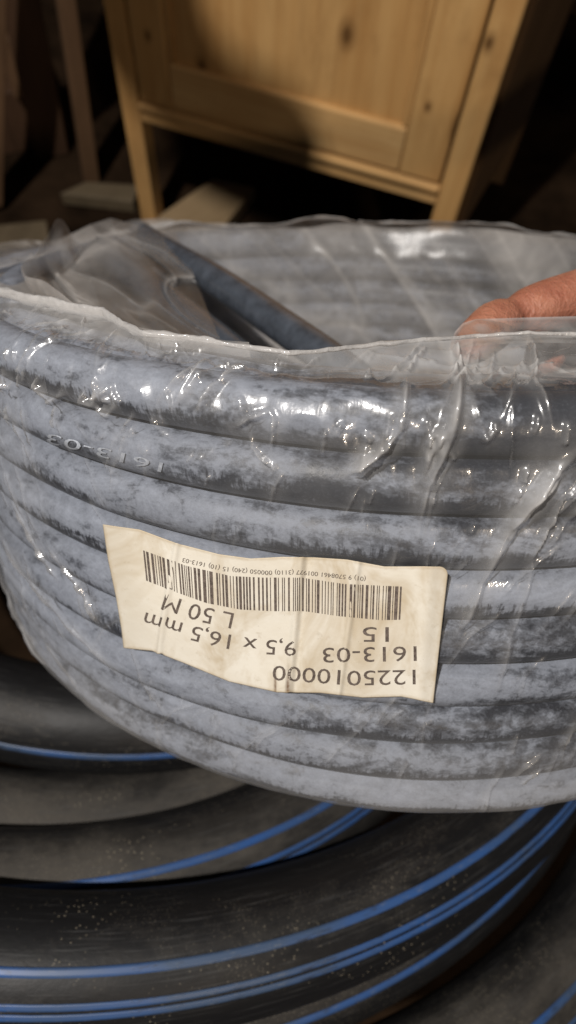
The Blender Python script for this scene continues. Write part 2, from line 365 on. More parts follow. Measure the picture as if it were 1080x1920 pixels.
# ================================================================== SETTING
def floor_mesh():
    u = np.linspace(-4, 4, 160); v = np.linspace(-3, 5, 160); X, Y = np.meshgrid(u, v, indexing='ij')
    Z = 0.006 * fbm(X * 6, Y * 6, 3) - 0.008
    return grid('floor', np.stack([X, Y, Z], -1))
tag(link('floor', floor_mesh(), M_FLOOR), kind='structure')

# ================================================================== WOODEN CABINET
CA = np.array([-0.27786898, 0.84270185, 0.0]); CEX = np.array([0.97268474, -0.23213012, 0.0]); CEY = np.array([0.23213012, 0.97268474, 0.0])
def cabinet():
    r = empty('wooden_cabinet', CA, np.stack([CEX, CEY, [0, 0, 1]], 1))
    tag(r, 'pale pine cabinet on tall legs with a panelled door, half in shadow', 'cabinet')
    sp = 0.145                                                   # the sides spread towards the back
    def P(n, me, m): return link(n, me, m, r, False)
    P('leg', box('leg', 0.0, 0.026, 0, 0.028, 0, 0.80, 0.002), M_PINE)
    b = bpy.data.objects[-1] if False else None
    P('leg', box('leg', 0.430, 0.461, 0, 0.030, 0, 0.80, 0.004), M_PINE)
    P('leg', box('leg', -0.05, -0.02, 0.32, 0.35, 0, 0.80, 0.002), M_SHADEWOOD)
    P('leg', box('leg', 0.485, 0.515, 0.32, 0.35, 0, 0.80, 0.002), M_SHADEWOOD)
    P('bottom_rail', box('bottom_rail', 0.026, 0.430, 0.001, 0.022, 0.186, 0.2035, 0.0015), M_PINE_X)
    P('moulding', box('moulding', 0.026, 0.430, -0.004, 0.018, 0.2035, 0.2125, 0.003), M_PINE_X)
    P('bottom_panel', box('bottom_panel', 0.0, 0.46, 0.024, 0.33, 0.196, 0.206, 0.001), M_SHADEWOOD)
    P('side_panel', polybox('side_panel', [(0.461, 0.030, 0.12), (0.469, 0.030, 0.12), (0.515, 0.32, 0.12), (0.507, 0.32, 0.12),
                                           (0.461, 0.030, 0.8), (0.469, 0.030, 0.8), (0.515, 0.32, 0.8), (0.507, 0.32, 0.8)], 0.001), M_SHADEWOOD)
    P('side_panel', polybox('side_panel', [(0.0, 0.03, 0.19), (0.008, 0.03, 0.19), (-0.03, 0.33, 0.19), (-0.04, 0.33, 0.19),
                                           (0.0, 0.03, 0.8), (0.008, 0.03, 0.8), (-0.03, 0.33, 0.8), (-0.04, 0.33, 0.8)], 0.001), M_SHADEWOOD)
    P('back_panel', box('back_panel', -0.04, 0.505, 0.35, 0.36, 0.19, 0.8, 0.001), M_SHADEWOOD)
    P('cabinet_top', box('cabinet_top', -0.07, 0.535, -0.02, 0.37, 0.80, 0.825, 0.004), M_PINE_X)
    d = P('door', box('door', 0.074, 0.375, 0.010, 0.018, 0.26, 0.75, 0.001), M_PINE)           # the sunk panel carries the door's frame
    def D(n, me, m): return link(n, me, m, d, False)
    D('stile', box('stile', 0.029, 0.0735, 0.001, 0.022, 0.2155, 0.792, 0.003), M_PINE)
    D('stile', box('stile', 0.3755, 0.4275, 0.001, 0.022, 0.2155, 0.792, 0.003), M_PINE)
    D('rail', box('rail', 0.074, 0.375, 0.002, 0.022, 0.2155, 0.272, 0.003), M_PINE_X)
    D('rail', box('rail', 0.074, 0.375, 0.002, 0.022, 0.735, 0.792, 0.003), M_PINE_X)
    D('bead', box('bead', 0.3675, 0.3753, 0.0045, 0.014, 0.272, 0.735, 0.002), M_PINE)
    D('bead', box('bead', 0.0737, 0.0815, 0.0045, 0.014, 0.272, 0.735, 0.002), M_PINE)
    return r
cabinet()

# ================================================================== THINGS ON THE FLOOR AND AT THE BACK
def slab(name, quad_px, z, th, m, label, cat, bev=0.002):
    """a board lying flat: four points of its upper face"""
    q = [atz(x, y, z) for x, y in quad_px]
    c = np.mean(q, 0)
    ex = q[1] - q[0]; ex /= np.linalg.norm(ex); ez = np.array([0, 0, 1.0]); ey = np.cross(ez, ex)
    B = np.stack([ex, ey, ez], 1); loc = [B.T @ (p - c) for p in q]
    lo_ = [(p[0], p[1], -th) for p in loc]; hi = [(p[0], p[1], 0) for p in loc]
    o = link(name, polybox(name, lo_ + hi, bev), m, None, False)
    mm = Matrix.Identity(4)
    for i in range(3):
        mm[i][3] = c[i]
        for j in range(3): mm[i][j] = B[i, j]
    o.matrix_world = mm
    return tag(o, label, cat)
slab('floor_board', [(268, 424), (398, 335), (478, 351), (404, 444)], 0.022, 0.024, M_BOARD, 'pale bare board lying on the floor beneath the cabinet', 'board')
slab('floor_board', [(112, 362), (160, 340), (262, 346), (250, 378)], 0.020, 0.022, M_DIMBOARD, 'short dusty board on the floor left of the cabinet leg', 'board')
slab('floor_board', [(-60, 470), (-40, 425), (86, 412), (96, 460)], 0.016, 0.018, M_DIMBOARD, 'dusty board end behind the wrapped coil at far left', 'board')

def post(name, px0, px1, z0, z1, m, label, cat, th=0.03, lean=(0, 0)):
    a = atz(*px0, z0); b = atz(*px1, z0)
    ex = b - a; w = np.linalg.norm(ex); ex /= w; ey = np.array([-ex[1], ex[0], 0])
    me = polybox(name, [(0, 0, 0), (w, 0, 0), (w, th, 0), (0, th, 0), (lean[0], lean[1], z1), (w + lean[0], lean[1], z1), (w + lean[0], th + lean[1], z1), (lean[0], th + lean[1], z1)], 0.002)
    o = link(name, me, m, None, False)
    mm = Matrix.Identity(4)
    for i in range(3):
        mm[i][3] = a[i]; mm[i][0] = ex[i]; mm[i][1] = ey[i]
    o.matrix_world = mm
    return tag(o, label, cat)
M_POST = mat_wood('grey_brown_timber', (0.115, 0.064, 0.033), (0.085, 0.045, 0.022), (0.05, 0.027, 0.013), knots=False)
post('timber_post', (160, 348), (188, 343), 0, 0.9, M_POST, 'upright brown timber standing left of the cabinet', 'post', 0.03, (0.075, 0))
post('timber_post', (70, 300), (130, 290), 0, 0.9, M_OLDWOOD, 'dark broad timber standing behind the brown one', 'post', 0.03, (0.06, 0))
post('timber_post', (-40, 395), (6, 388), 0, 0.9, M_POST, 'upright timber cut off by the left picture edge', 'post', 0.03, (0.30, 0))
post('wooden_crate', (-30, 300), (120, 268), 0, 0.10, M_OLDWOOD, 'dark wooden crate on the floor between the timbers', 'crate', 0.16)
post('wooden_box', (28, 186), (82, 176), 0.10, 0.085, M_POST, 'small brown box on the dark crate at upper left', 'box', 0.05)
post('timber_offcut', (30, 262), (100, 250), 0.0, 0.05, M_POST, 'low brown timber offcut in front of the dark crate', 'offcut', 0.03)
def plank_wall():
    r = empty('plank_wall', (0, 1.55, 0)); tag(r, 'dark wall of upright planks behind everything', 'wall')
    x = -1.9; i = 0
    meshes = []
    while x < 2.0:
        w = random.uniform(0.11, 0.17)
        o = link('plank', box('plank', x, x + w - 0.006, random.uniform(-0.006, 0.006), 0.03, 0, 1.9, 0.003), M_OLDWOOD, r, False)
        x += w
    return r
plank_wall()

# ================================================================== THE HOSE COIL
PITCH = 0.0165; HR = 0.0081; NT = 9
CC = CAM0 + MC @ np.array([0.0457, 0.0119, 0.4088])
nC = np.array([0.0242, -1.0, -0.5289]); nC /= np.linalg.norm(nC)
fr_ = np.array([0, 0, -1.0]); fr_ = fr_ - (fr_ @ nC) * nC; fr_ /= np.linalg.norm(fr_)
AX = MC @ nC; E1 = MC @ fr_; E2 = np.cross(AX, E1)          # axis, towards the viewer, to the right
BC = np.stack([E2, -E1, AX], 1)                              # local x right, y away, z up the axis
coil = empty('hose_coil', CC, BC)
tag(coil, 'coil of dusty grey rubber hose wrapped in clear plastic with a paper label', 'hose coil')
def loc(r, th, z):                                           # th = 0 at the side nearest the viewer
    return np.stack(np.broadcast_arrays(r * np.sin(th), -r * np.cos(th), z), -1)
ORL = BC.T @ (CAM0 - CC)
def px_cyl(x, y, R):
    """point of the picture on the near side of the cylinder of radius R -> theta, z"""
    d = BC.T @ ray(x, y); a = d[0] ** 2 + d[1] ** 2; b = ORL[0] * d[0] + ORL[1] * d[1]; c = ORL[0] ** 2 + ORL[1] ** 2 - R * R
    t = (-b - math.sqrt(max(b * b - a * c, 0))) / a; p = ORL + d * t
    return math.atan2(p[0], -p[1]), p[2]
def px_plane(x, y, z):
    d = BC.T @ ray(x, y); t = (z - ORL[2]) / d[2]; p = ORL + d * t
    return math.atan2(p[0], -p[1]), math.hypot(p[0], p[1])

RO = 0.1925; LAYERS = [(RO, 480, 26), (RO - PITCH * 0.98, 260, 18)]
def tuck(th, z):
    return -0.0040 * (1 - smooth(-0.6, 0.45, np.sin(th))) * (1 - smooth(0.0, 0.05, z))
def turn_rz(R, k, th, seed):
    cx, cy = np.cos(th), np.sin(th)
    rr = R + tuck(th, PITCH * (k + 0.5) - 0.004) + 0.0006 * vnoise(cx * 2 + 9, cy * 2 + 9, seed) + 0.0004 * vnoise(cx * 6 + 9, cy * 6 + 30, seed + 1)
    return rr, PITCH * (k + 0.5) + 0.0004 * vnoise(cx * 2 + 40, cy * 2 + 9, seed + 2)
def turn(R, k, nu, nv, seed):
    th = np.linspace(-np.pi, np.pi, nu, endpoint=False)
    rr, zz = turn_rz(R, k, th, seed)
    c = loc(rr, th, zz); rad_ = loc(1.0, th, 0.0)
    ph = np.linspace(0, 2 * np.pi, nv, endpoint=False)       # 0 at the crown, positive upward
    P = c[:, None] + HR * (np.cos(ph)[None, :, None] * rad_[:, None] + np.sin(ph)[None, :, None] * np.array([0, 0, 1.0]))
    u = np.linspace(0, 2 * np.pi * R, nu + 1); v = np.linspace(0, 2 * np.pi, nv + 1); v = np.where(v > np.pi + 0.5, v - 2 * np.pi, v) * HR
    uv = np.stack(np.broadcast_arrays(u[:, None], v[None]), -1)
    return grid('hose_turn', P, True, True, uv)
turns = {}
for li, (R, nu, nv) in enumerate(LAYERS):
    for k in range(NT):
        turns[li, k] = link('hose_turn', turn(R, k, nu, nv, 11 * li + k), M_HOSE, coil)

# loose ends crossing the opening
def curve_pts(ctrl, n=60):
    c = np.array(ctrl, float); m = len(c); t = np.linspace(0, m - 1, n); out_ = []
    c2 = np.vstack([2 * c[0] - c[1], c, 2 * c[-1] - c[-2]])
    for q in t:
        i = min(int(q), m - 2); f = q - i; p0, p1, p2, p3 = c2[i:i + 4]
        out_.append(0.5 * ((2 * p1) + (-p0 + p2) * f + (2 * p0 - 5 * p1 + 4 * p2 - p3) * f * f + (-p0 + 3 * p1 - 3 * p2 + p3) * f ** 3))
    return np.array(out_)
def lcam(x, y, d): return BC.T @ (at(x, y, d) - CC)
def wire(name, ctrl, r, mat, parent, n=60, nv=14):
    return link(name, tube(name, curve_pts(ctrl, n), r, nv, ref=(0.2, 0.3, 0.93)), mat, parent)
M_BLACK = mat_simple('bare_black_rubber', (0.045, 0.052, 0.064), 0.24, 0.8, 0.35, 160, 0.12)
wire('hose_end', [lcam(262, 440, 0.43), lcam(318, 476, 0.40), lcam(410, 530, 0.36), lcam(520, 605, 0.325), lcam(640, 690, 0.30), lcam(760, 790, 0.29)], HR * 1.0, M_BLACK, coil, 80, 20)
wire('hose_end', [lcam(190, 470, 0.40), lcam(250, 515, 0.375), lcam(320, 570, 0.35), lcam(410, 640, 0.33), lcam(520, 730, 0.315)], HR, M_BLACK, coil, 70, 18)

# raised lettering on the second turn
def text_mesh(s, size=1.0, extrude=0.0):
    c = bpy.data.curves.new('t', 'FONT'); c.body = s; c.size = size; c.resolution_u = 3; c.extrude = extrude
    o = bpy.data.objects.new('t', c); COL.objects.link(o)
    dg = bpy.context.evaluated_depsgraph_get(); dg.update()
    me = bpy.data.meshes.new_from_object(o.evaluated_get(dg)); bpy.data.objects.remove(o); bpy.data.curves.remove(c)
    me.materials.clear()
    return me
def split_long(me, L):
    bm = bmesh.new(); bm.from_mesh(me)
    for _ in range(3):
        e = [x for x in bm.edges if x.calc_length() > L]
        if not e: break
        bmesh.ops.subdivide_edges(bm, edges=e, cuts=1)
    bmesh.ops.triangulate(bm, faces=bm.faces[:])
    bm.to_mesh(me); bm.free()
def path_fn(pts):
    p = np.array(pts, float); s = np.r_[0, np.cumsum(np.hypot(*np.diff(p, axis=0).T))]; s /= s[-1]
    return lambda t: np.array([np.interp(t, s, p[:, 0]), np.interp(t, s, p[:, 1])])
def text_on(name, s, path, h, fn, parent, mat, stretch=1.0):
    """path: base line in picture points from first to last character (the writing stands upside down), h: capital height"""
    me = text_mesh(s); split_long(me, 0.12)
    co = np.empty(len(me.vertices) * 3); me.vertices.foreach_get('co', co); co = co.reshape(-1, 3)
    x0, x1 = co[:, 0].min(), co[:, 0].max(); cap = 0.72
    f = path_fn(path)
    for i, c in enumerate(co):
        t = (c[0] - x0) / (x1 - x0); b = f(t); a = f(min(t + 0.02, 1)) - f(max(t - 0.02, 0)); a /= np.hypot(*a)
        nrm_ = np.array([a[1], -a[0]]) * 1.0                 # rotate so that up goes down the picture
        if nrm_[1] < 0: nrm_ = -nrm_
        q = b + nrm_ * (c[1] / cap * h)
        co[i] = fn(q[0], q[1])
    me.vertices.foreach_set('co', co.reshape(-1)); me.update()
    return link(name, me, mat, parent, False)
def on_turn(k, lift):
    def fn(x, y):                                            # picture point -> on the outside of turn k
        th, z = px_cyl(x, y, RO + HR)
        for _ in range(4):
            r0, z0 = turn_rz(RO, k, np.array(th), k); dz = max(-0.98, min(0.98, (z - float(z0)) / HR)); r1 = float(r0) + (HR + lift) * math.sqrt(1 - dz * dz)
            th, z = px_cyl(x, y, r1)
        return loc(r1, th, z)
    return fn
text_on('lettering', '1613-03', [(306, 868), (215, 845), (90, 812)], 19, on_turn(NT - 2, 0.00042), turns[0, NT - 2], M_LETTER)

# ------------------------------------------------------------------ paper label
RL = RO + HR + 0.0023
def lab_r(th, z):
    s = th * 0.2
    return RL + 0.0006 * np.sin(s * 150 + 1.5 + 14 * z) + 0.0005 * vnoise(s * 60, z * 40, 5) + crease(s, z)
def crease(s, z):
    r = 0.0
    for s0, sl, h, w in CREASES:
        r = r + 1.3 * h * np.exp(-(((s - s0 - sl * (z - 0.08)) / w) ** 2))
    return r
CREASES = []
for (x, y0, y1, dx, h, w) in ((556, 1150, 1300, -14, 0.00055, 0.0010), (566, 1160, 1300, -14, -0.00045, 0.0012), (655, 1165, 1300, -20, 0.0006, 0.0009),
                              (318, 1110, 1220, -16, 0.0006, 0.0010), (800, 1075, 1310, -18, 0.0008, 0.003)):
    t0, z0 = px_cyl(x, y0, RL); t1, z1 = px_cyl(x + dx, y1, RL)
    sl = (t1 - t0) * 0.2 / (z1 - z0); CREASES.append((t0 * 0.2 + sl * (0.08 - z0), sl, h, w))
top_e = path_fn([(193, 983), (262, 993), (330, 1018), (410, 1039), (470, 1047), (530, 1044), (590, 1045), (650, 1049), (720, 1062), (840, 1062)])
bot_e = path_fn([(232, 1215), (285, 1220), (345, 1243), (430, 1278), (520, 1298), (600, 1299), (680, 1308), (752, 1306), (812, 1318)])
lef_e = path_fn([(193, 983), (203, 1050), (218, 1120), (228, 1180), (232, 1215)])
rig_e = path_fn([(841, 1062), (832, 1140), (824, 1210), (812, 1318)])
def coons(u, v):
    c00, c10, c01, c11 = top_e(0), top_e(1), bot_e(0), bot_e(1)
    return (1 - v) * top_e(u) + v * bot_e(u) + (1 - u) * lef_e(v) + u * rig_e(v) - ((1 - u) * (1 - v) * c00 + u * (1 - v) * c10 + (1 - u) * v * c01 + u * v * c11)
def on_label(lift):
    def fn(x, y):
        th, z = px_cyl(x, y, RL); r = lab_r(th, z)
        th, z = px_cyl(x, y, float(r) + lift); return loc(float(lab_r(th, z)) + lift, th, z)
    return fn
def make_label():
    nu, nv = 330, 130; f0, f1 = on_label(0.0), on_label(0.00012)
    F = np.zeros((nu, nv, 3)); uv = np.zeros((nu, nv, 2))
    for i in range(nu):
        for j in range(nv):
            u, v = i / (nu - 1), j / (nv - 1)
            uu, vv = u, v
            cx, cy = 0.028, 0.065                            # the far upper corner is rounded
            if u > 1 - cx and v < cy:
                a, b = (u - 1 + cx) / cx, (cy - v) / cy; m_ = max(a, b); l = math.hypot(a, b)
                if l > 0: uu = 1 - cx + cx * a * m_ / l; vv = cy - cy * b * m_ / l
            q = coons(uu, vv); F[i, j] = f1(*q); uv[i, j] = (u, v)
    me = grid('paper_label', F, uv=uv)
    o = link('paper_label', me, M_PAPER, coil)
    o['label'] = 'upside down cream paper label with bar code and numbers'
    sm = o.modifiers.new('thickness', 'SOLIDIFY'); sm.thickness = 0.00012; sm.offset = -1
    return o
label = make_label()
ink = on_label(0.00032)
text_on('printed_line', '1225010000', [(779, 1256), (660, 1258), (604, 1254), (512, 1248)], 29, ink, label, M_INK)
text_on('printed_line', '1613-03', [(781, 1212), (605, 1215)], 29, ink, label, M_INK)
text_on('printed_line', '15', [(729, 1176), (680, 1176)], 29, ink, label, M_INK)
text_on('printed_line', '9,5 x 16,5 mm', [(556, 1203), (480, 1198), (420, 1188), (350, 1170), (274, 1148)], 29, ink, label, M_INK)
text_on('printed_line', 'L 50 M', [(439, 1150), (380, 1137), (311, 1114)], 31, ink, label, M_INK)
text_on('printed_line', '(01) 9 5708461 001977 (3110) 000050 (240) 15 (10) 1613-03', [(686, 1082), (620, 1075), (560, 1069), (500, 1070), (420, 1063), (343, 1046)], 8.5, ink, label, M_INK)
def barcode():
    f0 = path_fn([(268, 1032), (350, 1061), (432, 1080), (495, 1083), (564, 1083), (646, 1095), (754, 1100)])
    f1 = path_fn([(274, 1089), (331, 1111), (388, 1131), (451, 1143), (514, 1146), (570, 1146), (633, 1155), (715, 1163), (751, 1162)])
    rnd = random.Random(12); V = []; F = []; t = 0.0; mod = 1 / 262.0
    while t < 1 - mod:
        w = rnd.choice((1, 1, 1, 2, 2, 3, 4)) * mod; w = min(w, 1 - t); g = rnd.choice((1, 1, 1, 2, 2, 3)) * mod
        t1 = t + w * 0.86; n = 4; b = len(V)
        for j in range(n + 1):
            for tt in (t, t1):
                q = f0(tt) * (1 - j / n) + f1(tt) * (j / n); V.append(tuple(ink(*q)))
        for j in range(n): F.append((b + 2 * j, b + 2 * j + 1, b + 2 * j + 3, b + 2 * j + 2))
        t += w + g
    me = bpy.data.meshes.new('barcode'); me.from_pydata(V, [], F); me.update()
    return link('barcode', me, M_INK, label, False)
barcode()

# ------------------------------------------------------------------ plastic film
RF = RO + HR + 0.0009
ZT = NT * PITCH                                              # top of the stack
EDGE_PX = [(-60, 540), (0, 550), (75, 566), (145, 583), (195, 591), (270, 627), (360, 636), (450, 651), (540, 664), (600, 660), (665, 652), (780, 641), (890, 632), (990, 625), (1080, 629), (1140, 634)]
def edge_pt(x, y):
    th, z = px_cyl(x, y, 0.1560)
    if z > ZT + 0.004: return th, 0.1560, z
    th, r = px_plane(x, y, ZT + 0.005); return th, r, ZT + 0.005
ED = np.array([edge_pt(x, y) for x, y in EDGE_PX])
ED = ED[np.argsort(ED[:, 0])]
def edge_z(th):
    e = np.interp(th, ED[:, 0], ED[:, 2])
    w = smooth(ED[0, 0] - 0.5, ED[0, 0], th) * (1 - smooth(ED[-1, 0], ED[-1, 0] + 0.5, th))
    return e * w + (ZT + 0.004) * (1 - w)
def edge_r(th):
    e = np.interp(th, ED[:, 0], ED[:, 1])
    w = smooth(ED[0, 0] - 0.5, ED[0, 0], th) * (1 - smooth(ED[-1, 0], ED[-1, 0] + 0.5, th))
    return e * w + 0.1660 * (1 - w)
SEG_A = ZT - HR                                              # length up the outer wall
ARC = math.pi / 2 * 0.0095
def px_ts(x, y):
    """picture point -> (arc length round the coil, length up and over the film)"""
    th, z = px_cyl(x, y, RF)
    if z <= SEG_A + 0.004: return th * RF, z
    th, r = px_plane(x, y, ZT + 0.0015)
    return th * RF, SEG_A + ARC + max(0.0, RO - r)
def P2(*p): return [px_ts(x, y) for x, y in p]
# (points, height, half width)
FOLDS = [
 (P2((985, 650), (1010, 700), (1030, 755), (1031, 805)), 0.0016, 0.0007),
 (P2((885, 690), (868, 735), (852, 790), (830, 850), (803, 905), (790, 960), (782, 1010)), 0.0030, 0.0013),
 (P2((868, 740), (836, 800), (806, 850), (790, 905)), 0.0020, 0.0010),
 (P2((765, 745), (752, 800), (722, 840), (682, 868), (648, 890)), 0.0024, 0.0010),
 (P2((735, 790), (705, 850), (660, 880)), 0.0014, 0.0009),
 (P2((1085, 845), (1030, 890), (985, 945), (945, 1000), (915, 1060), (880, 1140), (850, 1200)), 0.0026, 0.0016),
 (P2((1060, 880), (1000, 940), (950, 1010)), 0.0016, 0.0009),
 (P2((75, 700), (72, 725), (100, 752), (130, 735), (126, 718)), 0.0018, 0.0010),
 (P2((165, 728), (160, 750), (180, 758), (203, 728)), 0.0018, 0.0009),
 (P2((185, 758), (192, 770), (206, 778), (222, 756)), 0.0018, 0.0009),
 (P2((210, 720), (216, 740), (231, 756)), 0.0016, 0.0008),
 (P2((300, 752), (308, 735), (322, 730), (335, 748), (330, 765)), 0.0014, 0.0009),
 (P2((365, 778), (378, 765), (386, 748), (402, 736)), 0.0020, 0.0009),
 (P2((445, 798), (470, 782), (508, 772), (517, 785), (514, 840)), 0.0020, 0.0008),
 (P2((335, 760), (352, 735), (365, 725)), 0.0012, 0.0008),
 (P2((40, 690), (52, 650)), 0.0012, 0.0009), (P2((0, 722), (22, 728), (28, 712)), 0.0014, 0.0008),
 (P2((700, 722), (690, 690)), 0.0012, 0.0006), (P2((596, 740), (612, 722)), 0.0012, 0.0006),
 (P2((690, 770), (676, 735)), 0.0014, 0.0006), (P2((605, 855), (612, 800)), 0.0012, 0.0006), (P2((628, 815), (644, 790)), 0.0010, 0.0006),
 (P2((940, 790), (965, 700)), 0.0014, 0.0006), (P2((950, 690), (905, 730), (880, 745)), 0.0014, 0.0007),
 (P2((672, 912), (655, 945), (645, 972)), 0.0009, 0.0006), (P2((700, 918), (692, 945)), 0.0009, 0.0006), (P2((395, 888), (385, 912)), 0.0010, 0.0005),
 (P2((980, 912), (962, 945)), 0.0012, 0.0007), (P2((815, 890), (812, 950)), 0.0012, 0.0007), (P2((760, 700), (798, 668)), 0.0013, 0.0008),
 (P2((700, 725), (735, 700), (800, 655)), 0.0013, 0.0008), (P2((880, 1000), (890, 985)), 0.0008, 0.0005),
 (P2((650, 690), (730, 665), (830, 650)), 0.0016, 0.0010), (P2((845, 740), (862, 690), (850, 660)), 0.0026, 0.0012),
 (P2((5, 1010), (60, 1090), (140, 1180), (230, 1270)), 0.0018, 0.0011), (P2((20, 940), (60, 1010), (110, 1090)), 0.0016, 0.0009),
 (P2((2, 1100), (20, 1160), (50, 1225), (90, 1270)), 0.0011, 0.0010), (P2((90, 1020), (150, 1100), (190, 1180)), 0.0014, 0.0009), (P2((1000, 1060), (960, 1180), (930, 1300)), 0.0012, 0.0010), (P2((700, 1340), (640, 1400), (600, 1440)), 0.0010, 0.0009),
]
rf = random.Random(7)
for _ in range(95):                          # pleats round the shoulder of the top turn, most of them at the left
    s0 = rf.uniform(-0.235, 0.10) if rf.random() < 0.75 else rf.uniform(-0.2, 0.2)
    t0 = rf.uniform(SEG_A - 0.013, SEG_A + 0.006); L_ = rf.uniform(0.003, 0.010); a = rf.uniform(0.9, 2.1); bend = rf.uniform(-0.6, 0.6)
    p = [(s0, t0)]
    for q_ in range(3): p.append((p[-1][0] - math.cos(a) * L_ / 3, p[-1][1] - math.sin(a) * L_ / 3)); a += bend
    FOLDS.append((p, rf.uniform(0.0007, 0.0016), rf.uniform(0.0005, 0.0009)))
for _ in range(150):                          # fine tension lines down the wall
    s0 = rf.uniform(-0.23, 0.12); t0 = rf.uniform(0.02, SEG_A - 0.004); L_ = rf.uniform(0.008, 0.035); a = rf.uniform(1.0, 1.9) + (0.35 if s0 < -0.1 else -0.35)
    FOLDS.append(([(s0, t0), (s0 - math.cos(a) * L_ * .5, t0 - math.sin(a) * L_ * .5), (s0 - math.cos(a + .15) * L_, t0 - math.sin(a + .15) * L_)], rf.uniform(0.0004, 0.0010), rf.uniform(0.0004, 0.0008)))
for _ in range(80):                          # streaks across the slack film on top
    s0 = rf.uniform(-0.22, 0.10); t0 = SEG_A + ARC + rf.uniform(0.0, 0.022); L_ = rf.uniform(0.004, 0.02); a = rf.uniform(0.2, 1.3) * rf.choice((-1, 1, 1))
    FOLDS.append(([(s0, t0), (s0 + math.cos(a) * L_, t0 + math.sin(a) * L_)], rf.uniform(0.0005, 0.0012), rf.uniform(0.0004, 0.0009)))
def seg_dist(S_, Tt, pts):
    d = np.full(S_.shape, 9.0); k_ = np.zeros(S_.shape)
    L = np.r_[0, np.cumsum(np.hypot(*np.diff(np.array(pts), axis=0).T))]
    for i in range(len(pts) - 1):
        a, b = np.array(pts[i]), np.array(pts[i + 1]); ab = b - a; l2 = ab @ ab + 1e-12
        f = np.clip(((S_ - a[0]) * ab[0] + (Tt - a[1]) * ab[1]) / l2, 0, 1)
        q = np.hypot(S_ - a[0] - f * ab[0], Tt - a[1] - f * ab[1])
        m_ = q < d; d = np.where(m_, q, d); k_ = np.where(m_, (L[i] + f * math.sqrt(l2)) / L[-1], k_)
    return d, k_
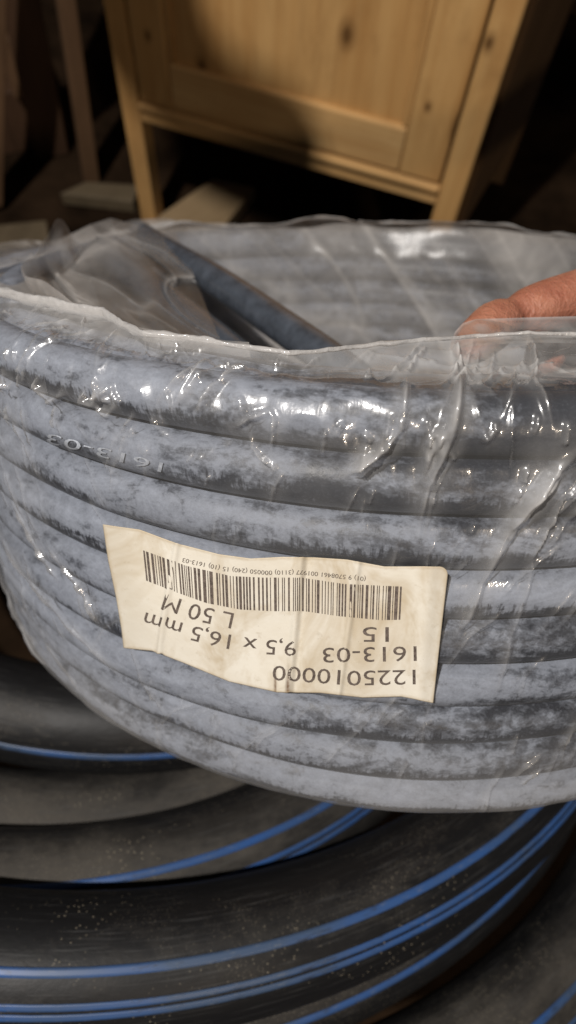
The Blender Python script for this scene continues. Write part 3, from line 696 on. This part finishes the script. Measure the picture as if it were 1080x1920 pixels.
def film_outer():
    th = np.r_[np.linspace(-np.pi, -1.15, 130, endpoint=False), np.linspace(-1.15, 1.15, 1000), np.linspace(1.15, np.pi, 131)[1:]]
    s1 = np.linspace(-0.012, 0, 8, endpoint=False); s2 = np.linspace(0, SEG_A, 225, endpoint=False); s3 = np.linspace(SEG_A, SEG_A + ARC, 34, endpoint=False); s4 = np.linspace(0, 1, 64)
    n = len(s1) + len(s2) + len(s3) + len(s4)
    TH = np.repeat(th[:, None], n, 1); r = np.zeros(TH.shape); z = np.zeros(TH.shape); nr = np.zeros(TH.shape); nz = np.zeros(TH.shape); T = np.zeros(TH.shape)
    i = 0
    for s in s1: r[:, i] = RO - 0.001 + s * 1.3 + tuck(th, np.full(th.shape, 0.004)); z[:, i] = -0.0008 + s * 0.1; nr[:, i] = .3; nz[:, i] = -.95; T[:, i] = s; i += 1
    for s in s2: r[:, i] = RO - 0.001 + (RF - RO + 0.001) * math.sqrt(max(0.0, 1 - max(0.0, 1 - s / 0.0085) ** 2)) + tuck(th, np.full(th.shape, max(s, 0.004))); z[:, i] = s; nr[:, i] = 1; T[:, i] = s; i += 1
    for s in s3:
        a = (s - SEG_A) / 0.0095; r[:, i] = RO - 0.0002 + 0.0093 * math.cos(a); z[:, i] = SEG_A + 0.0096 * math.sin(a); nr[:, i] = math.cos(a); nz[:, i] = math.sin(a); T[:, i] = s; i += 1
    ez = edge_z(th); re = edge_r(th)
    back = smooth(1.75, 2.2, np.abs(th))
    for s in s4:
        f = s; lift = (ez - ZT - 0.0014)
        r[:, i] = RO * (1 - f) + re * f; z[:, i] = ZT + 0.0014 + lift * f ** 1.5 - (1 - back) * 0.003 * math.sin(math.pi * f) * 0.6; nz[:, i] = 1; T[:, i] = SEG_A + ARC + f * (RO - re); i += 1
    SS = TH * RF
    # sag between the crowns, pleats round the top turn, slack waves on top
    ph = ((T / PITCH) % 1.0 - 0.5) * 2
    wall = (1 - smooth(SEG_A - 0.004, SEG_A + 0.006, T)) * smooth(0.0, 0.006, T)
    top = smooth(SEG_A + ARC, SEG_A + ARC + 0.01, T)
    shoulder = smooth(SEG_A - 0.016, SEG_A - 0.002, T) * (1 - smooth(SEG_A + ARC * 0.9, SEG_A + ARC + 0.012, T))
    d = -0.0012 * np.abs(ph) ** 3 * wall * (0.6 + 0.6 * vnoise(SS * 30, T * 40, 2))
    d += wall * 0.00045 * (vnoise(SS * 55 + 20 * T, T * 60, 7) + 0.6 * vnoise(SS * 160 + 60 * T, T * 90, 8))
    left = 1 - smooth(-0.05, 0.03, SS)
    pl = np.abs(vnoise(SS * 130 + 25 * T, T * 45, 21)); pl2 = vnoise(SS * 260 + 40 * T, T * 120, 22)
    d += shoulder * (0.0012 * (1 - pl) ** 3 + 0.00035 * pl2) * (0.75 + 0.35 * left)
    d += top * (0.0014 * fbm(SS * 45 + 40 * T, T * 60, 31) + 0.0008 * (1 - np.abs(vnoise(SS * 60 - 130 * T, T * 130, 33))) ** 4)
    milk = 0.02 + 0.09 * wall * smooth(0.1, 0.9, vnoise(SS * 25 + 9 * T, T * 18, 41) * 0.5 + 0.5)
    milk = milk + 0.34 * top * (0.8 + 0.3 * vnoise(SS * 30, T * 60, 43)) + 0.025 * shoulder
    mlow = (1 - smooth(0.0, 0.06, T)) * 0.12; milk = milk + mlow + 0.08 * smooth(0.02, 0.12, SS) * wall
    for q, (pts, h, w) in enumerate(FOLDS):
        p = np.array(pts); m_ = (SS > p[:, 0].min() - 8 * w) & (SS < p[:, 0].max() + 8 * w) & (T > p[:, 1].min() - 8 * w) & (T < p[:, 1].max() + 8 * w)
        if not m_.any(): continue
        dd, kk = seg_dist(SS[m_], T[m_], pts)
        h = h * 1.1; w = w * 0.85
        taper = np.minimum(1, 5 * np.minimum(kk, 1 - kk) + 0.15) * (1 + 0.35 * vnoise(kk * 9, kk * 0 + q, 51))
        ww = w * (1 + 0.3 * vnoise(kk * 6, kk * 0 + q, 52))
        g = np.exp(-(dd / ww) ** 2)
        d[m_] += h * taper * g; milk[m_] += (0.12 * g + (0.16 if h > 0.0024 else 0.07) * np.exp(-(dd / (4 * w)) ** 2)) * taper * min(1, h / 0.0022)
    d = d * (1 - 0.85 * smooth(0.72, 0.98, (T - SEG_A - ARC) / (RO - re)[:, None]))
    c_ = np.array(P2((193, 983), (840, 1062), (812, 1318), (232, 1215)))
    inside = smooth(c_[:, 0].min(), c_[:, 0].min() + 0.004, SS) * (1 - smooth(c_[:, 0].max() - 0.004, c_[:, 0].max(), SS)) * smooth(c_[:, 1].min(), c_[:, 1].min() + 0.006, T) * (1 - smooth(c_[:, 1].max() - 0.012, c_[:, 1].max(), T))
    d = d * (1 - 0.75 * inside)                # pressed flat where the label sticks
    d = np.maximum(d, -0.0008 - 0.004 * (1 - wall))
    back4 = back[:, None] * top
    r = r + nr * d; z = z + nz * d
    milk = milk + 0.35 * back4 + 0.25 * back[:, None] * shoulder
    z = z + back4 * 0.003 * (1 + vnoise(SS * 25, T * 0, 61))
    uv = np.stack([SS, T], -1)
    me = grid('plastic_wrap', loc(r, TH, z), uv=uv, attr=('milk', np.clip(milk, 0, 0.9)))
    return link('plastic_wrap', me, M_FILM, coil), th, r[:, -1], z[:, -1]
wrap, eth, er, ez_ = film_outer()
wrap['label'] = 'clear wrinkled plastic film stretched over the hose'
def cut_edge():
    m_ = (eth > ED[0, 0] - 0.1) & (eth < ED[-1, 0] + 0.1)
    th, r, z = eth[m_], er[m_], ez_[m_]; s = th * 0.2
    w = 0.0008 + 0.0003 * vnoise(s * 60, s * 0, 3) + 0.0012 * (1 - smooth(-0.9, -0.35, th))
    ph = np.linspace(0, 2 * np.pi, 10, endpoint=False)
    P = np.zeros((len(th), 10, 3)); 
    for j, a in enumerate(ph):
        wob = 1 + 0.35 * vnoise(s * 220, s * 0 + a * 1.5, 5)
        P[:, j] = loc(r + 0.0007 * wob * np.cos(a), th, z + w * wob * np.sin(a) + 0.0002)
    uv = np.stack(np.broadcast_arrays(s[:, None], np.linspace(0, 0.006, 11)[None]), -1)
    me = grid('cut_edge', P, False, True, uv, ('milk', np.full(P.shape[:2], 0.52)))
    link('cut_edge', me, M_EDGE, wrap)
cut_edge()
def film_inner():
    th = np.linspace(0.75, 2 * np.pi - 0.35, 620)[:, None]; t = np.linspace(0, 1, 120)[None]
    TH = np.broadcast_to(th, (620, 120)); T = np.broadcast_to(t, (620, 120))
    s = TH * 0.165; zz = T * 0.145
    r = 0.1690 - 0.006 * smooth(0, 0.15, T) - 0.004 * T
    z = ZT + 0.005 + 0.004 * vnoise(TH * 5, TH * 0, 77) - zz
    # long slanting folds
    f = 0.0030 * (1 - np.abs(vnoise(s * 26 + zz * 22, zz * 8, 71))) ** 3 + 0.0016 * vnoise(s * 70 + zz * 50, zz * 18, 72)
    f = f * smooth(0.0, 0.2, T) + 0.001 * vnoise(s * 50, zz * 50, 73)
    # the film bunches up and lifts off at the left
    lb = np.exp(-((TH - (2 * np.pi - 1.75)) / 0.45) ** 2)
    f = f + lb * smooth(0.05, 0.6, T) * (0.012 + 0.009 * vnoise(s * 40 + zz * 40, zz * 14, 74))
    z = z + lb * 0.006 * (1 - T) * (1 + vnoise(TH * 9, TH * 0, 75))
    milk = 0.33 + 0.15 * vnoise(s * 22 + zz * 18, zz * 9, 76) + 0.26 * (1 - np.abs(vnoise(s * 26 + zz * 22, zz * 8, 71))) ** 6 + 0.16 * (1 - np.abs(vnoise(s * 55 + zz * 60, zz * 14, 79))) ** 6
    me = grid('inner_film', loc(r - f, TH, z), uv=np.stack([s, zz], -1), attr=('milk', np.clip(milk, 0, 0.85)))
    return link('inner_film', me, M_SLACK, wrap)
film_inner()
def film_fold():
    up = path_fn([(846, 648), (853, 622), (868, 606), (892, 598), (940, 597), (1000, 595), (1080, 593), (1180, 590)])
    lo_ = path_fn([(850, 655), (890, 648), (940, 645), (1000, 642), (1080, 644), (1180, 650)])
    nu, nv = 90, 16; P = np.zeros((nu, nv, 3)); mk = np.zeros((nu, nv))
    for i in range(nu):
        for j in range(nv):
            u, v = i / (nu - 1), j / (nv - 1); q = up(u) * (1 - v) + lo_(u) * v
            d = 0.2215 - 0.020 * v + 0.0012 * float(vnoise(u * 9, v * 3, 81))
            P[i, j] = lcam(q[0], q[1], d); mk[i, j] = 0.24 + 0.3 * max(0, 1 - v * 8) + 0.2 * float(vnoise(u * 14, v * 3, 82))
    me = grid('film_fold', P, uv=np.stack(np.meshgrid(np.linspace(0, .06, nu), np.linspace(0, .01, nv), indexing='ij'), -1), attr=('milk', np.clip(mk, 0, .9)))
    link('film_fold', me, M_FILM, wrap)
film_fold()
def film_bunch():
    up = path_fn([(-90, 470), (-40, 462), (0, 456), (50, 449), (100, 455), (170, 421), (208, 409), (262, 424), (330, 436)])
    lo_ = path_fn([(-90, 540), (0, 556), (75, 572), (145, 588), (195, 596), (270, 632), (340, 640), (420, 655)])
    nu, nv = 260, 150
    U, V = np.meshgrid(np.linspace(0, 1, nu), np.linspace(0, 1, nv), indexing='ij')
    bl = smooth(0.22, 0.5, U); wv = 0.25 * vnoise(U * 4, V * 3, 90)
    A = (2.3 * U - 1.1 * V) * bl + (1 - bl) * (0.6 * U - 1.5 * V) + wv; B = U + V
    n1 = vnoise(A * 2.6 + 5, B * 1.1, 91); n2 = vnoise(A * 6.5, B * 1.8, 92)
    ridge = (1 - np.abs(n1)) ** 6; rid2 = (1 - np.abs(n2)) ** 6
    dep = 0.425 - 0.02 * U - (0.200 - 0.055 * U) * V ** 1.25
    mid_ = np.sin(np.pi * V) ** 0.7
    dep = dep - mid_ * (0.011 * ridge + 0.0035 * rid2 + 0.012 * n1)
    P = np.zeros((nu, nv, 3))
    for i in range(nu):
        a, b = up(U[i, 0]), lo_(U[i, 0])
        for j in range(nv):
            q = a * (1 - V[i, j]) + b * V[i, j]; P[i, j] = lcam(q[0], q[1], dep[i, j])
    mk = 0.20 + 0.12 * n2 + 0.42 * ridge * ridge + 0.26 * rid2 ** 2 + 0.16 * n1 - 0.20 * smooth(0.5, 0.95, U)
    me = grid('film_bunch', P, uv=np.stack([U * 0.2, V * 0.2], -1), attr=('milk', np.clip(mk, 0.05, .85)))
    link('film_bunch', me, M_SLACK, wrap)
film_bunch()

# ================================================================== BLACK PIPE COIL BENEATH
TILT = rad(28); NB = np.array([0.06, math.sin(TILT), math.cos(TILT)]); NB /= np.linalg.norm(NB)
def plane_pt(x, y, p0):
    r = ray(x, y); t = NB @ (p0 - CAM0) / (NB @ r); return CAM0 + r * t
bx = np.cross([0, 1, 0], NB); bx /= np.linalg.norm(bx); by = np.cross(NB, bx)
def fit_ring(px, anchor, depth):
    p0 = at(*anchor, depth); q = np.array([plane_pt(x, y, p0) - p0 for x, y in px]); a, b = q @ bx, q @ by
    A = np.c_[2 * a, 2 * b, np.ones(len(a))]; s = np.linalg.lstsq(A, a * a + b * b, rcond=None)[0]
    return p0 + s[0] * bx + s[1] * by, math.sqrt(s[2] + s[0] ** 2 + s[1] ** 2)
def pipe_ring(coil_e, c, R, pr, stripes, mat, nu=240, wob=0.0):
    th = np.linspace(0, 2 * np.pi, nu, endpoint=False)
    C0 = c - np.array(coil_e.matrix_world.translation)
    rd = np.cos(th)[:, None] * bx + np.sin(th)[:, None] * by
    pts = C0 + R * rd
    ph = np.linspace(0, 2 * np.pi, 32, endpoint=False)
    def surf(phs, lift):
        return pts[:, None] + (pr + lift) * (np.cos(phs)[None, :, None] * rd[:, None] + np.sin(phs)[None, :, None] * NB)
    u = np.linspace(0, 2 * np.pi * R, nu + 1)
    uv = np.stack(np.broadcast_arrays(u[:, None], (np.linspace(0, 2 * np.pi, 33) * pr)[None]), -1)
    o = link('pipe_turn', grid('pipe_turn', surf(ph, 0), True, True, uv), mat, coil_e)
    for a0, w in stripes:                                    # angle round the pipe (0 outward, 90 up) and width in metres
        a = rad(a0) + np.linspace(-0.5, 0.5, 4) * w / pr
        P = np.concatenate([surf(a[:1], -0.0004), surf(a, 0.00035), surf(a[-1:], -0.0004)], 1)
        uv = np.stack(np.broadcast_arrays(u[:, None], np.linspace(0, w, 6)[None]), -1)
        link('blue_stripe', grid('blue_stripe', P, True, False, uv), M_STRIPE, o)
    return o
black = empty('pipe_coil', (0, 0.2, 0.0)); bpy.context.view_layer.update()
tag(black, 'coil of thick black pipe with blue stripes under the wrapped hose', 'pipe coil')
PR = 0.028
STRIPES = [(66, 0.0036), (42, 0.0026), (34, 0.0026)]
RINGS = [   # points of the centre line, depth of the first one, stripes
 ([(350, 1792), (0, 1808), (540, 1748), (690, 1694), (800, 1636), (900, 1566)], 0.300, STRIPES),
 ([(200, 1655), (0, 1667), (400, 1600), (560, 1532)], 0.345, STRIPES),
 ([(160, 1539), (0, 1541), (330, 1522), (480, 1475)], 0.385, [(5, 0.0034)]),
 ([(150, 1350), (0, 1352), (300, 1338)], 0.392, [(14, 0.0036)]),
 ([(853, 1668), (923, 1590), (773, 1745), (653, 1836)], 0.345, [(36, 0.0034)]),
]
RG = [fit_ring(px, px[0], dp) for px, dp, st in RINGS]
for i_, p_, sh in ((3, at(150, 1350, 0.392), 0.0), (4, at(850, 1665, 0.392), 0.0), (5, at(1055, 1800, 0.400), 0.03)):
    c_ = RG[0][0] + NB * (NB @ (p_ - RG[0][0])) + sh * bx; v_ = (c_, float(np.linalg.norm(p_ - c_)))
    if i_ < len(RG): RG[i_] = v_
    else: RG.append(v_); RINGS.append((None, 0, STRIPES))
for i_, ((c, R), (px, dp, st)) in enumerate(zip(RG, RINGS)): pipe_ring(black, c, R, PR, st, M_PIPE_DUSTY if i_ in (1, 2, 5) else M_PIPE)

# ================================================================== HAND
def skin_obj(name, chains, mat, parent=None, sub=2):
    """chains: list of lists of (point, radius); the first point of a later chain may repeat an earlier point"""
    V = []; E = []; Rr = []; key = {}
    for ch in chains:
        prev = None
        for p, r in ch:
            kk = tuple(np.round(p, 5))
            if kk not in key: key[kk] = len(V); V.append(tuple(float(a) for a in p)); Rr.append(r)
            i = key[kk]
            if prev is not None and prev != i: E.append((prev, i))
            prev = i
    me = bpy.data.meshes.new(name); me.from_pydata(V, E, []); me.update()
    o = link(name, me, mat, parent, False)
    sk = o.modifiers.new('skin', 'SKIN'); sk.use_smooth_shade = True
    for i, r in enumerate(Rr): me.skin_vertices[0].data[i].radius = (r, r)
    me.skin_vertices[0].data[0].use_root = True
    ss = o.modifiers.new('sub', 'SUBSURF'); ss.levels = sub; ss.render_levels = sub
    return o
def hand():
    c = lambda x, y, d: at(x, y, d)
    wrist = c(1620, 430, 0.30); palm = c(1400, 500, 0.285)
    fingers = [[(wrist, 0.024), (palm, 0.022), (c(1230, 535, 0.262), 0.0135), (c(1120, 553, 0.252), 0.0120), (c(1040, 572, 0.246), 0.0105), (c(990, 587, 0.242), 0.0100), (c(966, 594, 0.2395), 0.0072), (c(955, 598, 0.2385), 0.0070), (c(930, 606, 0.235), 0.0094), (c(890, 640, 0.226), 0.0078), (c(866, 662, 0.221), 0.0062)],
               [(palm, 0.022), (c(1250, 520, 0.285), 0.013), (c(1120, 560, 0.280), 0.0105), (c(1040, 620, 0.275), 0.0095), (c(1010, 700, 0.27), 0.008)],
               [(palm, 0.022), (c(1270, 500, 0.31), 0.0125), (c(1160, 540, 0.305), 0.0105), (c(1080, 610, 0.30), 0.009), (c(1060, 690, 0.295), 0.0078)],
               [(palm, 0.022), (c(1300, 480, 0.33), 0.011), (c(1210, 520, 0.325), 0.009), (c(1140, 590, 0.32), 0.008), (c(1120, 650, 0.315), 0.007)],
               [(palm, 0.022), (c(1370, 600, 0.265), 0.014), (c(1340, 700, 0.250), 0.011), (c(1310, 790, 0.232), 0.009)]]
    o = skin_obj('hand', fingers + [[(wrist, 0.024), (c(1850, 330, 0.33), 0.027), (c(2300, 150, 0.40), 0.034)]], M_SKIN)
    tag(o, 'hand reaching in from the right, fingers curled over the coil rim', 'hand')
hand()

# ================================================================== UNSEEN ARM SHAPE (floats above the picture, added to cast the shadow on the cabinet)
def caster():
    def q(x, z, f=0.52): p = CA + CEX * x + np.array([0, 0, z]); return LAMP + (p - LAMP) * f
    ch = [(q(0.02, 0.70), 0.056), (q(0.025, 0.52), 0.054), (q(0.03, 0.40), 0.048), (q(0.055, 0.31), 0.040), (q(0.105, 0.238), 0.029), (q(0.175, 0.222), 0.026), (q(0.235, 0.212), 0.027), (q(0.280, 0.198), 0.010)]
    o = skin_obj('shadow_caster_arm', [ch], M_SLEEVE)
    tag(o, 'unseen sleeved arm shape added above the picture to cast the shadow on the cabinet', 'arm')
caster()
